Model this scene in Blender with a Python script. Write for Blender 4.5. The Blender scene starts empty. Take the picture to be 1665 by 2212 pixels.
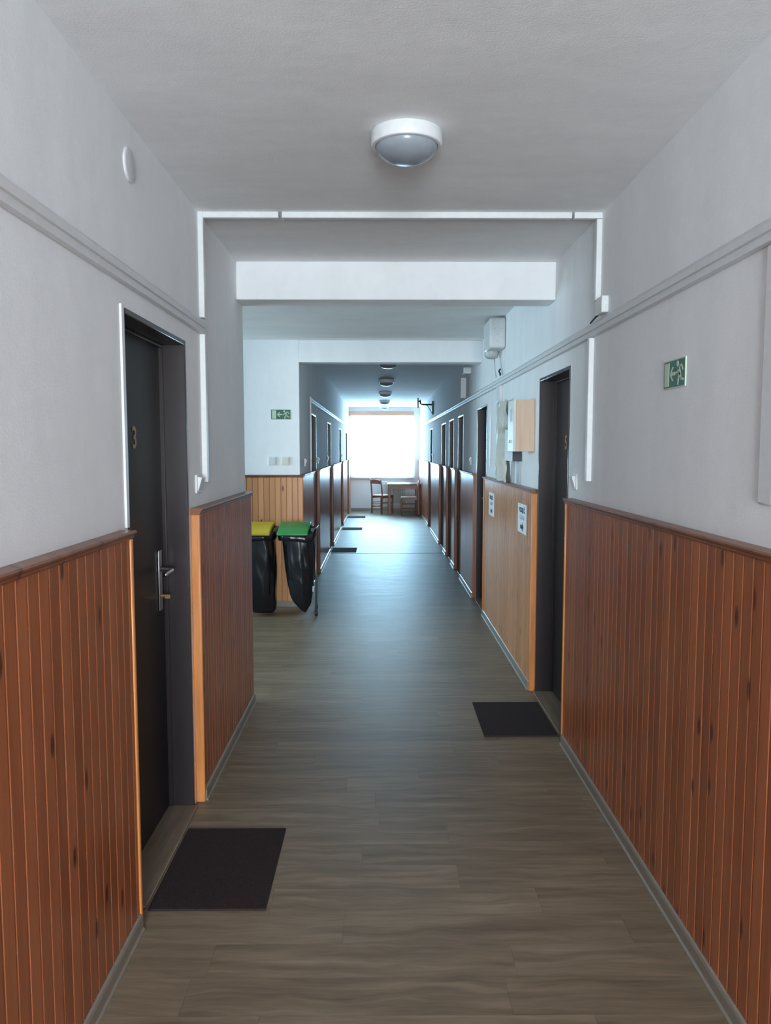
import bpy, math, random
from mathutils import Vector, Matrix, noise as mnoise
random.seed(7)
PI = math.pi
S = bpy.context.scene
COL = S.collection

# ------------------------------------------------------------------ materials
def srgb(r, g, b):
    def c(v):
        v /= 255.0
        return v / 12.92 if v <= 0.04045 else ((v + 0.055) / 1.055) ** 2.4
    return (c(r), c(g), c(b), 1.0)

class NT:
    def __init__(self, name):
        self.m = bpy.data.materials.new(name)
        self.m.use_nodes = True
        self.t = self.m.node_tree
        self.t.nodes.clear()
        self.out = self.n('ShaderNodeOutputMaterial')
    def n(self, typ, **kw):
        nd = self.t.nodes.new(typ)
        for k, v in kw.items():
            setattr(nd, k, v)
        return nd
    def l(self, a, b):
        self.t.links.new(a, b)
    def val(self, sock, v):
        if hasattr(v, 'is_output') or isinstance(v, bpy.types.NodeSocket):
            self.l(v, sock)
        else:
            sock.default_value = v
    def math(self, op, a, b=0.0, c=None):
        nd = self.n('ShaderNodeMath', operation=op)
        self.val(nd.inputs[0], a); self.val(nd.inputs[1], b)
        if c is not None: self.val(nd.inputs[2], c)
        return nd.outputs[0]
    def mix(self, f, a, b, blend='MIX'):
        nd = self.n('ShaderNodeMix', data_type='RGBA', blend_type=blend)
        self.val(nd.inputs[0], f); self.val(nd.inputs[6], a); self.val(nd.inputs[7], b)
        return nd.outputs[2]
    def ramp(self, f, stops):
        nd = self.n('ShaderNodeValToRGB')
        self.l(f, nd.inputs[0])
        e = nd.color_ramp.elements
        while len(e) < len(stops): e.new(0.5)
        for i, (p, c) in enumerate(stops):
            e[i].position = p
            e[i].color = c if len(c) == 4 else (*c, 1)
        return nd.outputs[0]
    def noise(self, vec, scale, detail=3.0, rough=0.5):
        nd = self.n('ShaderNodeTexNoise')
        if vec is not None: self.l(vec, nd.inputs['Vector'])
        nd.inputs['Scale'].default_value = scale
        nd.inputs['Detail'].default_value = detail
        nd.inputs['Roughness'].default_value = rough
        return nd.outputs[0]
    def pos(self):
        g = self.n('ShaderNodeNewGeometry')
        return g.outputs['Position']
    def obj(self):
        return self.n('ShaderNodeTexCoord').outputs['Object']
    def sep(self, v):
        s = self.n('ShaderNodeSeparateXYZ'); self.l(v, s.inputs[0]); return s.outputs
    def comb(self, x, y, z):
        c = self.n('ShaderNodeCombineXYZ')
        self.val(c.inputs[0], x); self.val(c.inputs[1], y); self.val(c.inputs[2], z)
        return c.outputs[0]
    def bump(self, h, strength, dist=0.01):
        b = self.n('ShaderNodeBump')
        b.inputs['Strength'].default_value = strength
        b.inputs['Distance'].default_value = dist
        self.l(h, b.inputs['Height'])
        return b.outputs[0]
    def bsdf(self, color, rough=0.5, metal=0.0, normal=None, spec=0.5, coat=0.0, coat_rough=0.1):
        p = self.n('ShaderNodeBsdfPrincipled')
        self.val(p.inputs['Base Color'], color)
        self.val(p.inputs['Roughness'], rough)
        p.inputs['Metallic'].default_value = metal
        p.inputs['Specular IOR Level'].default_value = spec
        p.inputs['Coat Weight'].default_value = coat
        p.inputs['Coat Roughness'].default_value = coat_rough
        if normal is not None: self.l(normal, p.inputs['Normal'])
        self.l(p.outputs[0], self.out.inputs[0])
        return p

def plain(name, col, rough=0.5, metal=0.0, spec=0.5, coat=0.0, var=0.06, scale=40.0):
    t = NT(name)
    nz = t.noise(t.obj(), scale)
    c2 = tuple(max(0, v * (1 - 2 * var)) for v in col[:3]) + (1,)
    c1 = tuple(min(1, v * (1 + var)) for v in col[:3]) + (1,)
    t.bsdf(t.mix(nz, c2, c1), rough, metal, None, spec, coat)
    return t.m

def plaster(name, base, mott=0.07, bumps=0.25, streak=(0.35, 0.35, 1.0), rough=0.85):
    t = NT(name)
    p = t.pos()
    mp = t.n('ShaderNodeMapping'); t.l(p, mp.inputs[0]); mp.inputs['Scale'].default_value = streak
    big = t.noise(mp.outputs[0], 2.6, 4.0, 0.6)
    med = t.noise(p, 14.0, 3.0)
    fine = t.noise(p, 160.0, 2.0)
    f = t.math('ADD', t.math('MULTIPLY', big, 0.7), t.math('MULTIPLY', med, 0.3))
    lo = tuple(v * (1 - mott) for v in base) + (1,)
    hi = tuple(min(1, v * (1 + mott)) for v in base) + (1,)
    col = t.ramp(f, [(0.3, lo), (0.7, hi)])
    h = t.math('ADD', t.math('MULTIPLY', fine, 0.5), t.math('MULTIPLY', med, 0.8))
    t.bsdf(col, rough, 0, t.bump(h, bumps, 0.004), 0.3)
    return t.m

BW = 0.0555    # width of one panelling board
def pine(name, lo, hi, knotc, rough=0.3, darken=1.0):
    t = NT(name)
    x, y, z = t.sep(t.pos())
    s = t.math('ADD', x, y)
    idx = t.math('FLOOR', t.math('DIVIDE', s, BW))
    wn = t.n('ShaderNodeTexWhiteNoise', noise_dimensions='1D'); t.l(idx, wn.inputs['W'])
    rnd = wn.outputs['Value']
    v = t.comb(t.math('MULTIPLY', s, 60.0), t.math('MULTIPLY', rnd, 37.0), t.math('MULTIPLY', z, 2.2))
    g1 = t.noise(v, 1.0, 5.0, 0.6)
    v2 = t.comb(t.math('MULTIPLY', s, 260.0), t.math('MULTIPLY', rnd, 11.0), t.math('MULTIPLY', z, 4.0))
    g2 = t.noise(v2, 1.0, 3.0, 0.5)
    f = t.math('ADD', t.math('MULTIPLY', g1, 0.55), t.math('MULTIPLY', g2, 0.25))
    f = t.math('ADD', f, t.math('MULTIPLY', rnd, 0.28))
    col = t.ramp(f, [(0.25, lo), (0.8, hi)])
    # knots : sparse elongated spots
    kv = t.comb(t.math('ADD', t.math('MULTIPLY', s, 9.0), 0.0), t.math('MULTIPLY', z, 3.2), 0.0)
    vo = t.n('ShaderNodeTexVoronoi', voronoi_dimensions='2D', feature='F1')
    t.l(kv, vo.inputs['Vector']); vo.inputs['Scale'].default_value = 1.0
    cr = t.n('ShaderNodeSeparateColor'); t.l(vo.outputs['Color'], cr.inputs[0])
    on = t.math('GREATER_THAN', cr.outputs[0], 0.6)
    near = t.n('ShaderNodeMapRange', interpolation_type='SMOOTHSTEP')
    t.l(vo.outputs['Distance'], near.inputs[0])
    near.inputs[1].default_value = 0.13; near.inputs[2].default_value = 0.05
    near.inputs[3].default_value = 0.0; near.inputs[4].default_value = 1.0
    k = t.math('MULTIPLY', t.math('MULTIPLY', near.outputs[0], on), 0.85)
    col = t.mix(k, col, knotc)
    t.bsdf(col, rough, 0, t.bump(g2, 0.08, 0.002), 0.5)
    return t.m

def wood(name, lo, hi, axis=2, rough=0.4):
    t = NT(name)
    mp = t.n('ShaderNodeMapping'); t.l(t.obj(), mp.inputs[0])
    sc = [40.0, 40.0, 40.0]; sc[axis] = 3.0
    mp.inputs['Scale'].default_value = sc
    g = t.noise(mp.outputs[0], 1.0, 5.0, 0.6)
    t.bsdf(t.ramp(g, [(0.3, lo), (0.7, hi)]), rough, 0, t.bump(g, 0.1, 0.002), 0.5)
    return t.m

def floor_mat():
    t = NT('vinyl_planks')
    x, y, z = t.sep(t.pos())
    PWd, PL = 0.152, 0.92
    row = t.math('FLOOR', t.math('DIVIDE', y, PWd))
    wr = t.n('ShaderNodeTexWhiteNoise', noise_dimensions='1D'); t.l(row, wr.inputs['W'])
    xs = t.math('ADD', x, t.math('MULTIPLY', wr.outputs['Value'], 3.0))
    colm = t.math('FLOOR', t.math('DIVIDE', xs, PL))
    w2 = t.n('ShaderNodeTexWhiteNoise', noise_dimensions='2D')
    t.l(t.comb(row, colm, 0.0), w2.inputs['Vector'])
    pr = w2.outputs['Value']
    wv = t.noise(t.comb(t.math('MULTIPLY', x, 3.0), t.math('MULTIPLY', y, 9.0), t.math('MULTIPLY', pr, 9.0)), 1.0, 3.0, 0.5)
    gv = t.comb(t.math('MULTIPLY', x, 2.2), t.math('ADD', t.math('MULTIPLY', y, 27.0), t.math('MULTIPLY', wv, 2.6)), t.math('MULTIPLY', pr, 31.0))
    g1 = t.noise(gv, 1.0, 5.0, 0.55)
    gv2 = t.comb(t.math('MULTIPLY', x, 7.0), t.math('ADD', t.math('MULTIPLY', y, 110.0), t.math('MULTIPLY', wv, 9.0)), t.math('MULTIPLY', pr, 17.0))
    g2 = t.noise(gv2, 1.0, 4.0, 0.55)
    f = t.math('ADD', t.math('MULTIPLY', g1, 0.66), t.math('MULTIPLY', g2, 0.24))
    f = t.math('ADD', f, t.math('MULTIPLY', pr, 0.10))
    col = t.ramp(f, [(0.30, (0.125, 0.092, 0.062, 1)), (0.5, (0.200, 0.151, 0.102, 1)), (0.72, (0.305, 0.238, 0.164, 1))])
    fy = t.math('FRACT', t.math('DIVIDE', y, PWd))
    fx = t.math('FRACT', t.math('DIVIDE', xs, PL))
    seam = t.math('MAXIMUM', t.math('LESS_THAN', fy, 0.012), t.math('LESS_THAN', fx, 0.003))
    col = t.mix(t.math('MULTIPLY', seam, 0.22), col, (0.05, 0.04, 0.03, 1))
    h = t.math('SUBTRACT', g2, t.math('MULTIPLY', seam, 0.5))
    rgh = t.math('ADD', 0.395, t.math('MULTIPLY', g1, 0.14))
    t.bsdf(col, rgh, 0, t.bump(h, 0.10, 0.002), 0.22)
    return t.m

M = {}
M['wall'] = plaster('wall_plaster', (0.80, 0.815, 0.83), 0.05, 0.3, (1.6, 1.6, 0.35))
M['ceil'] = plaster('ceiling_plaster', (0.81, 0.82, 0.83), 0.06, 0.4, (0.5, 1.6, 1.0))
M['bay'] = plaster('bay_plaster', (0.86, 0.87, 0.88), 0.02, 0.2)
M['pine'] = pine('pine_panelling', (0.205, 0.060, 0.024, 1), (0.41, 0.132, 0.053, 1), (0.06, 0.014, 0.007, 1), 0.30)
M['pale'] = pine('lit_pine_panelling', (0.38, 0.162, 0.064, 1), (0.63, 0.300, 0.130, 1), (0.09, 0.026, 0.012, 1), 0.30)  # same pine lightened: the brighter landing light is put into the colour
M['cap'] = pine('shaded_pine_cap_rail', (0.15, 0.048, 0.02, 1), (0.27, 0.095, 0.04, 1), (0.05, 0.015, 0.01, 1), 0.32)  # same wood darkened: shade on the cap is painted into the colour
M['edge'] = wood('lit_pine_edge_strip', (0.46, 0.165, 0.048, 1), (0.68, 0.27, 0.08, 1), 2, 0.35)  # panel pine made lighter, frontal light on the end strips painted in
M['floor'] = floor_mat()
M['base'] = plain('skirting_vinyl', (0.24, 0.21, 0.175, 1), 0.3)
M['thresh'] = wood('threshold_vinyl', (0.14, 0.105, 0.078, 1), (0.25, 0.19, 0.14, 1), 1, 0.35)
M['leaf'] = plain('door_leaf_brown', (0.012, 0.010, 0.012, 1), 0.42, 0, 0.28)
M['frame'] = plain('door_frame_enamel', (0.036, 0.028, 0.031, 1), 0.30)
M['white'] = plain('white_plastic', (0.71, 0.73, 0.74, 1), 0.4)
M['duct'] = plain('painted_duct', (0.66, 0.67, 0.68, 1), 0.45)
M['greyduct'] = plain('grey_plastic_duct', (0.42, 0.45, 0.47, 1), 0.45)
M['cream'] = plain('cream_plastic', (0.72, 0.71, 0.63, 1), 0.4)
M['sheet'] = plain('crumpled_sheet', (0.60, 0.58, 0.52, 1), 0.5, 0, 0.5, 0, 0.12, 9)
M['greybox'] = plain('pale_grey_plastic', (0.60, 0.62, 0.63, 1), 0.4)
M['mat'] = plain('doormat_pile', (0.043, 0.032, 0.032, 1), 0.95, 0, 0.1, 0, 0.35, 220)
M['chrome'] = plain('brushed_steel', (0.62, 0.64, 0.66, 1), 0.3, 1.0)
M['brass'] = plain('aged_brass', (0.42, 0.28, 0.15, 1), 0.4, 0.7)
M['glassy'] = plain('frosted_lamp_glass', (0.27, 0.30, 0.34, 1), 0.22, 0, 0.5)
M['green'] = plain('exit_green', (0.008, 0.105, 0.062, 1), 0.4)
M['lum'] = plain('sign_pale_green', (0.50, 0.62, 0.46, 1), 0.5)
M['paper'] = plain('paper_white', (0.76, 0.80, 0.84, 1), 0.7)
M['ink'] = plain('ink_black', (0.02, 0.022, 0.025, 1), 0.6)
M['inkgrey'] = plain('ink_grey', (0.13, 0.15, 0.17, 1), 0.6)
def bag_mat():
    t = NT('black_polythene')
    mp = t.n('ShaderNodeMapping'); t.l(t.obj(), mp.inputs[0]); mp.inputs['Scale'].default_value = (9.0, 9.0, 3.2)
    n1 = t.n('ShaderNodeTexNoise', noise_type='RIDGED_MULTIFRACTAL'); t.l(mp.outputs[0], n1.inputs['Vector'])
    n1.inputs['Scale'].default_value = 1.0; n1.inputs['Detail'].default_value = 3.0
    t.bsdf((0.010, 0.012, 0.016, 1), 0.24, 0, t.bump(n1.outputs[0], 0.75, 0.03), 0.55)
    return t.m
M['bag'] = bag_mat()
M['yellow'] = plain('yellow_plastic', (0.58, 0.43, 0.018, 1), 0.4)
M['lidgreen'] = plain('green_plastic', (0.035, 0.27, 0.06, 1), 0.4)
M['black'] = plain('black_plastic', (0.015, 0.016, 0.018, 1), 0.4)
M['navy'] = plain('dark_slate_plastic', (0.016, 0.026, 0.042, 1), 0.5)
M['steel'] = plain('grey_steel_tube', (0.30, 0.30, 0.32, 1), 0.3, 0.8)
M['beech'] = wood('beech_veneer', (0.56, 0.40, 0.29, 1), (0.68, 0.51, 0.38, 1), 2, 0.5)
M['chair'] = wood('chair_wood', (0.27, 0.11, 0.07, 1), (0.42, 0.19, 0.12, 1), 2, 0.35)
M['seat'] = wood('chair_seat_weave', (0.40, 0.24, 0.17, 1), (0.50, 0.32, 0.24, 1), 0, 0.6)
M['table'] = wood('table_wood', (0.17, 0.058, 0.034, 1), (0.27, 0.10, 0.06, 1), 0, 0.3)
M['tabletop'] = wood('table_top_wood', (0.10, 0.050, 0.040, 1), (0.16, 0.08, 0.06, 1), 0, 0.18)
M['rad'] = plain('radiator_enamel', (0.74, 0.75, 0.70, 1), 0.35)
M['pelmet'] = wood('pelmet_wood', (0.38, 0.18, 0.11, 1), (0.50, 0.25, 0.16, 1), 0, 0.45)
M['winframe'] = plain('window_frame_paint', (0.80, 0.81, 0.82, 1), 0.35)

def curtain_mat():
    t = NT('sheer_curtain')
    w = t.n('ShaderNodeTexWave', wave_type='BANDS', bands_direction='X')
    t.l(t.obj(), w.inputs['Vector']); w.inputs['Scale'].default_value = 60.0
    tr = t.n('ShaderNodeBsdfTransparent'); tr.inputs[0].default_value = (1, 1, 1, 1)
    tl = t.n('ShaderNodeBsdfTranslucent'); tl.inputs[0].default_value = (0.85, 0.88, 0.9, 1)
    df = t.n('ShaderNodeBsdfDiffuse'); df.inputs[0].default_value = (0.8, 0.82, 0.84, 1)
    m1 = t.n('ShaderNodeMixShader'); m1.inputs[0].default_value = 0.35
    t.l(tl.outputs[0], m1.inputs[1]); t.l(df.outputs[0], m1.inputs[2])
    m2 = t.n('ShaderNodeMixShader')
    t.l(t.math('ADD', 0.42, t.math('MULTIPLY', w.outputs['Fac'], 0.12)), m2.inputs[0])
    t.l(tr.outputs[0], m2.inputs[1]); t.l(m1.outputs[0], m2.inputs[2])
    t.l(m2.outputs[0], t.out.inputs[0])
    return t.m
def glass_mat():
    t = NT('window_glass')
    tr = t.n('ShaderNodeBsdfTransparent'); tr.inputs[0].default_value = (0.95, 0.97, 0.98, 1)
    gl = t.n('ShaderNodeBsdfGlossy'); gl.inputs['Roughness'].default_value = 0.02
    fr = t.n('ShaderNodeFresnel'); fr.inputs[0].default_value = 1.35
    m = t.n('ShaderNodeMixShader')
    t.l(fr.outputs[0], m.inputs[0]); t.l(tr.outputs[0], m.inputs[1]); t.l(gl.outputs[0], m.inputs[2])
    t.l(m.outputs[0], t.out.inputs[0])
    return t.m
M['curtain'] = curtain_mat()
M['glass'] = glass_mat()

# ------------------------------------------------------------------ mesh builder
class MB:
    def __init__(self):
        self.v = []; self.f = []
    def add(self, vs, fs):
        o = len(self.v)
        self.v += [Vector(p) for p in vs]
        self.f += [[i + o for i in f] for f in fs]
        return self
    def box(self, x0, x1, y0, y1, z0, z1):
        x0, x1 = min(x0, x1), max(x0, x1); y0, y1 = min(y0, y1), max(y0, y1); z0, z1 = min(z0, z1), max(z0, z1)
        vs = [(x0, y0, z0), (x1, y0, z0), (x1, y1, z0), (x0, y1, z0), (x0, y0, z1), (x1, y0, z1), (x1, y1, z1), (x0, y1, z1)]
        return self.add(vs, [(0, 3, 2, 1), (4, 5, 6, 7), (0, 1, 5, 4), (1, 2, 6, 5), (2, 3, 7, 6), (3, 0, 4, 7)])
    def prism(self, poly, O, U, V, W, d):
        """polygon (u,v) in frame O,U,V, extruded by d along W"""
        O, U, V, W = Vector(O), Vector(U), Vector(V), Vector(W)
        n = len(poly)
        a = [O + U * p[0] + V * p[1] for p in poly]
        b = [p + W * d for p in a]
        flip = U.cross(V).dot(W) * d > 0
        area = sum(poly[i][0] * poly[(i + 1) % n][1] - poly[(i + 1) % n][0] * poly[i][1] for i in range(n))
        if area < 0: flip = not flip
        bot = list(range(n)); top = list(range(n, 2 * n))
        fs = [bot[::-1] if flip else bot, top if flip else top[::-1]]
        for i in range(n):
            j = (i + 1) % n
            q = [i, j, n + j, n + i]
            fs.append(q if flip else q[::-1])
        return self.add(a + b, fs)
    def tube(self, pts, r, n=10, cap=True):
        pts = [Vector(p) for p in pts]
        rs = r if isinstance(r, (list, tuple)) else [r] * len(pts)
        vs = []; fs = []
        up = None
        for i, p in enumerate(pts):
            d = (pts[min(i + 1, len(pts) - 1)] - pts[max(i - 1, 0)]).normalized()
            if up is None:
                ref = Vector((0, 0, 1)) if abs(d.z) < 0.9 else Vector((1, 0, 0))
                up = (ref - d * ref.dot(d)).normalized()
            else:
                up = (up - d * up.dot(d)).normalized()
            w = d.cross(up)
            for k in range(n):
                a = 2 * PI * k / n
                vs.append(p + (up * math.cos(a) + w * math.sin(a)) * rs[i])
        for i in range(len(pts) - 1):
            for k in range(n):
                k2 = (k + 1) % n
                fs.append([i * n + k, i * n + k2, (i + 1) * n + k2, (i + 1) * n + k])
        if cap:
            fs.append(list(range(n))[::-1]); fs.append([(len(pts) - 1) * n + k for k in range(n)])
        return self.add(vs, fs)
    def lathe(self, c, prof, n=48, axis=(0, 0, 1)):
        c = Vector(c); A = Vector(axis).normalized()
        ref = Vector((1, 0, 0)) if abs(A.x) < 0.9 else Vector((0, 1, 0))
        U = (ref - A * ref.dot(A)).normalized(); W = A.cross(U)
        vs = []; fs = []
        for (r, h) in prof:
            for k in range(n):
                a = 2 * PI * k / n
                vs.append(c + A * h + (U * math.cos(a) + W * math.sin(a)) * max(r, 1e-5))
        for i in range(len(prof) - 1):
            for k in range(n):
                k2 = (k + 1) % n
                fs.append([i * n + k, i * n + k2, (i + 1) * n + k2, (i + 1) * n + k])
        return self.add(vs, fs)
    def build(self, name, mat, parent=None, smooth=False, bevel=0.0, seg=2, origin=None, kind=None):
        if origin is None:
            mn = [min(v[i] for v in self.v) for i in range(3)]; mx = [max(v[i] for v in self.v) for i in range(3)]
            origin = Vector(((mn[0] + mx[0]) / 2, (mn[1] + mx[1]) / 2, mn[2]))
        origin = Vector(origin)
        me = bpy.data.meshes.new(name)
        me.from_pydata([tuple(v - origin) for v in self.v], [], self.f)
        me.validate(); me.update()
        import bmesh
        bm = bmesh.new(); bm.from_mesh(me)
        bmesh.ops.recalc_face_normals(bm, faces=bm.faces)
        bm.to_mesh(me); bm.free()
        for p in me.polygons: p.use_smooth = smooth
        me.materials.append(M[mat])
        o = bpy.data.objects.new(name, me); COL.objects.link(o)
        wp = world_loc(parent) if parent else Vector((0, 0, 0))
        o.location = origin - wp
        if parent: o.parent = parent
        if bevel:
            b = o.modifiers.new('bevel', 'BEVEL'); b.width = bevel; b.segments = seg; b.limit_method = 'ANGLE'; b.angle_limit = 0.7
            for p in me.polygons: p.use_smooth = True
            if hasattr(me, 'set_sharp_from_angle'):
                me.set_sharp_from_angle(angle=0.7)
        if kind: o['kind'] = kind
        return o

def world_loc(o):
    l = Vector((0, 0, 0))
    while o:
        l += Vector(o.location); o = o.parent
    return l
def tag(o, label, cat, group=None, kind=None):
    o['label'] = label; o['category'] = cat
    if group: o['group'] = group
    if kind: o['kind'] = kind
    return o
def thing(name, label, cat, loc=(0, 0, 0), group=None, kind=None):
    o = bpy.data.objects.new(name, None); COL.objects.link(o)
    o.location = loc; o.empty_display_size = 0.1
    return tag(o, label, cat, group, kind)
def dup(root, loc, rotz=None, label=None):
    c = root.copy(); COL.objects.link(c); c.location = loc
    if rotz is not None: c.rotation_euler = (0, 0, rotz)
    if label: c['label'] = label
    def kids(src, dst):
        for ch in list(src.children):
            k = ch.copy(); COL.objects.link(k); k.parent = dst
            kids(ch, k)
    kids(root, c)
    return c
def text_mesh(s, size, bold=0.0):
    cu = bpy.data.curves.new('txt', 'FONT'); cu.body = s; cu.size = size; cu.align_x = 'CENTER'; cu.align_y = 'CENTER'
    cu.extrude = 0.0006; cu.offset = bold
    ob = bpy.data.objects.new('txt', cu); COL.objects.link(ob)
    bpy.context.view_layer.update()
    dg = bpy.context.evaluated_depsgraph_get()
    me = bpy.data.meshes.new_from_object(ob.evaluated_get(dg))
    bpy.data.objects.remove(ob)
    vs = [v.co.copy() for v in me.vertices]; fs = [list(p.vertices) for p in me.polygons]
    bpy.data.meshes.remove(me)
    return vs, fs
FR = {  # frames for things mounted on walls : (u, v, w) axes, w out of the wall
    'R': (Vector((0, -1, 0)), Vector((0, 0, 1)), Vector((-1, 0, 0))),
    'L': (Vector((0, 1, 0)), Vector((0, 0, 1)), Vector((1, 0, 0))),
    'B': (Vector((1, 0, 0)), Vector((0, 0, 1)), Vector((0, -1, 0))),
}
def add_text(mb, s, size, side, O, bold=0.0, squeeze=1.0):
    U, V, W = FR[side]; O = Vector(O)
    vs, fs = text_mesh(s, size, bold)
    mb.add([O + U * v.x * squeeze + V * v.y + W * v.z for v in vs], fs)

# ------------------------------------------------------------------ dimensions
XL, XLF, XR = -0.811, -0.79, 0.99
CZ = 2.60
Y0, YE = -4.0, 19.3
YA, YB = 4.585, 7.5          # landing from YA to YB
WW, BO = 0.034, 0.046        # panel face and skirting projection from the wall
CAPZ = 1.298
TH = 0.28

DL = [(2.445, 3.222, 1.997)]                                   # left, near wall
DLF = [(8.74, 9.44, 1.96), (11.47, 12.20, 1.955), (14.68, 15.42, 1.95), (17.45, 18.22, 1.94)]
DR = [(4.015, 4.78, 1.985), (7.12, 7.83, 1.965), (9.14, 9.75, 1.963), (10.33, 11.02, 1.96), (11.60, 12.38, 1.95), (14.54, 15.20, 1.945)]

# ------------------------------------------------------------------ shell
def side_wall(name, X, sgn, y0, y1, doors, label, mat='wall', z1=CZ):
    mb = MB(); out = X + sgn * TH
    y = y0
    for (a, b, h) in doors:
        mb.box(X, out, y, a, 0, z1)
        mb.box(X, out, a, b, h, z1)
        mb.box(X + sgn * 0.16, out, a, b, 0, h)      # closed room behind the leaf
        y = b
    mb.box(X, out, y, y1, 0, z1)
    o = mb.build(name, mat)
    return tag(o, label, 'wall', kind='structure')

side_wall('wall_left', XL, -1, Y0, YA, DL, 'grey plastered left wall around the door with number 3')
side_wall('wall_left_far', XLF, -1, YB + 0.3, 17.45, DLF[:3], 'grey left wall of the far corridor with dark doors')
side_wall('wall_right', XR, 1, Y0, 17.55, DR, 'grey plastered right wall running the length of the corridor')
mb = MB(); mb.box(XLF, XLF - TH, 17.45, 18.22, 1.94, CZ); mb.box(XLF - 0.16, XLF - TH, 17.45, 18.22, 0, 1.94); mb.box(XLF, XLF - TH, 18.22, YE, 0, CZ)
tag(mb.build('wall_left_bay', 'bay'), 'white left wall next to the far window', 'wall', kind='structure')
mb = MB(); mb.box(XR, XR + TH, 17.55, YE, 0, CZ)
tag(mb.build('wall_right_bay', 'bay'), 'white right wall next to the far window', 'wall', kind='structure')
mb = MB(); mb.box(-4.2, XLF, YB, YB + 0.3, 0, CZ)
tag(mb.build('wall_landing', 'wall'), 'pale wall facing the camera behind the two waste bags', 'wall', kind='structure')
mb = MB(); mb.box(-4.2, XL - TH, YA - 0.25, YA, 0, CZ)
tag(mb.build('wall_stairwell_near', 'wall'), 'stairwell wall behind the near left wall', 'wall', kind='structure')

def window_wall(name, label, axis, at, out, a0, a1, wa0, wa1, wz0, wz1, mat='wall'):
    mb = MB()
    def bx(p0, p1, z0, z1):
        if axis == 'y': mb.box(p0, p1, at, out, z0, z1)
        else: mb.box(at, out, p0, p1, z0, z1)
    bx(a0, wa0, 0, CZ); bx(wa1, a1, 0, CZ); bx(wa0, wa1, 0, wz0); bx(wa0, wa1, wz1, CZ)
    return tag(mb.build(name, mat), label, 'wall', kind='structure')
WE = (-0.70, 0.80, 0.84, 2.40)      # far window
WB = (-0.74, 0.92, 0.55, 2.45)      # window behind the camera
WS = (4.95, 7.20, 0.85, 2.45)       # stairwell window
window_wall('wall_end', 'end wall below and around the bright far window', 'y', YE, YE + 0.3, XLF - TH, XR + TH, *WE, mat='bay')
window_wall('wall_back', 'wall with a window behind the camera', 'y', Y0 - 0.3, Y0, XL - TH, XR + TH, *WB)
window_wall('wall_stairwell', 'outer stairwell wall with a window', 'x', -4.2, -4.5, YA - 0.25, YB + 0.3, *WS)

def window(n, label, axis, mid, a0, a1, z0, z1, inner, sgn):
    root = MB()
    def bx(m, p0, p1, q0, q1, t):
        if axis == 'y': m.box(p0, p1, mid - t, mid + t, q0, q1)
        else: m.box(mid - t, mid + t, p0, p1, q0, q1)
    w = 0.06
    bx(root, a0, a0 + w, z0, z1, 0.035); bx(root, a1 - w, a1, z0, z1, 0.035)
    bx(root, a0 + w, a1 - w, z0, z0 + w, 0.035); bx(root, a0 + w, a1 - w, z1 - w, z1, 0.035)
    c = (a0 + a1) / 2
    bx(root, c - 0.04, c + 0.04, z0 + w, z1 - w, 0.035)
    o = root.build('window_%d' % n, 'winframe', bevel=0.004)
    tag(o, label, 'window', kind='structure')
    for (p0, p1) in ((a0 + w, c - 0.04), (c + 0.04, a1 - w)):
        g = MB(); bx(g, p0, p1, z0 + w, z1 - w, 0.004); g.build('pane', 'glass', o)
    s = MB()
    if axis == 'y': s.box(a0 - 0.04, a1 + 0.04, mid, inner + sgn * 0.05, z0 - 0.03, z0)
    else: s.box(mid, inner + sgn * 0.05, a0 - 0.04, a1 + 0.04, z0 - 0.03, z0)
    s.build('sill', 'winframe', o, bevel=0.004)
    return o
window(1, 'bright far window glowing white behind a sheer curtain', 'y', YE + 0.18, *WE, YE, -1)
window(2, 'window in the wall behind the camera', 'y', Y0 - 0.18, *WB, Y0, 1)
window(3, 'stairwell window left of the landing', 'x', -4.38, *WS, -4.2, 1)

mb = MB(); mb.box(-4.5, XR + TH, Y0 - 0.3, YE + 0.3, -0.12, 0)
tag(mb.build('floor', 'floor'), 'brown wood-look vinyl plank floor with grain running across the corridor', 'floor', kind='structure')
mb = MB(); mb.box(-4.5, XR + TH, Y0 - 0.3, 17.9, CZ, CZ + 0.15)
tag(mb.build('ceiling', 'ceil'), 'grey painted plaster ceiling over the corridor', 'ceiling', kind='structure')
mb = MB(); mb.box(XLF - TH, XR + TH, 17.9, YE + 0.3, CZ - 0.008, CZ + 0.15)
tag(mb.build('ceiling_bay', 'bay'), 'white ceiling strip just before the far window', 'ceiling', kind='structure')
# beams
mb = MB(); mb.box(XL, XR, 4.385, YA, 2.388, CZ)
tag(mb.build('trim_1', 'wall', bevel=0.006), 'bright white ceiling beam crossing the corridor before the landing', 'beam', kind='structure')
mb = MB(); mb.box(XLF, XR, YB, YB + 0.2, 2.388, CZ)
tag(mb.build('trim_2', 'wall', bevel=0.006), 'pale ceiling beam over the entrance to the far corridor', 'beam', kind='structure')
mb = MB(); mb.box(XLF + BO, XR - BO, 11.30, 11.325, 0, 0.003)
tag(mb.build('trim_3', 'leaf'), 'thin dark seam strip across the far corridor floor', 'floor seam', kind='structure')

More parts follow.
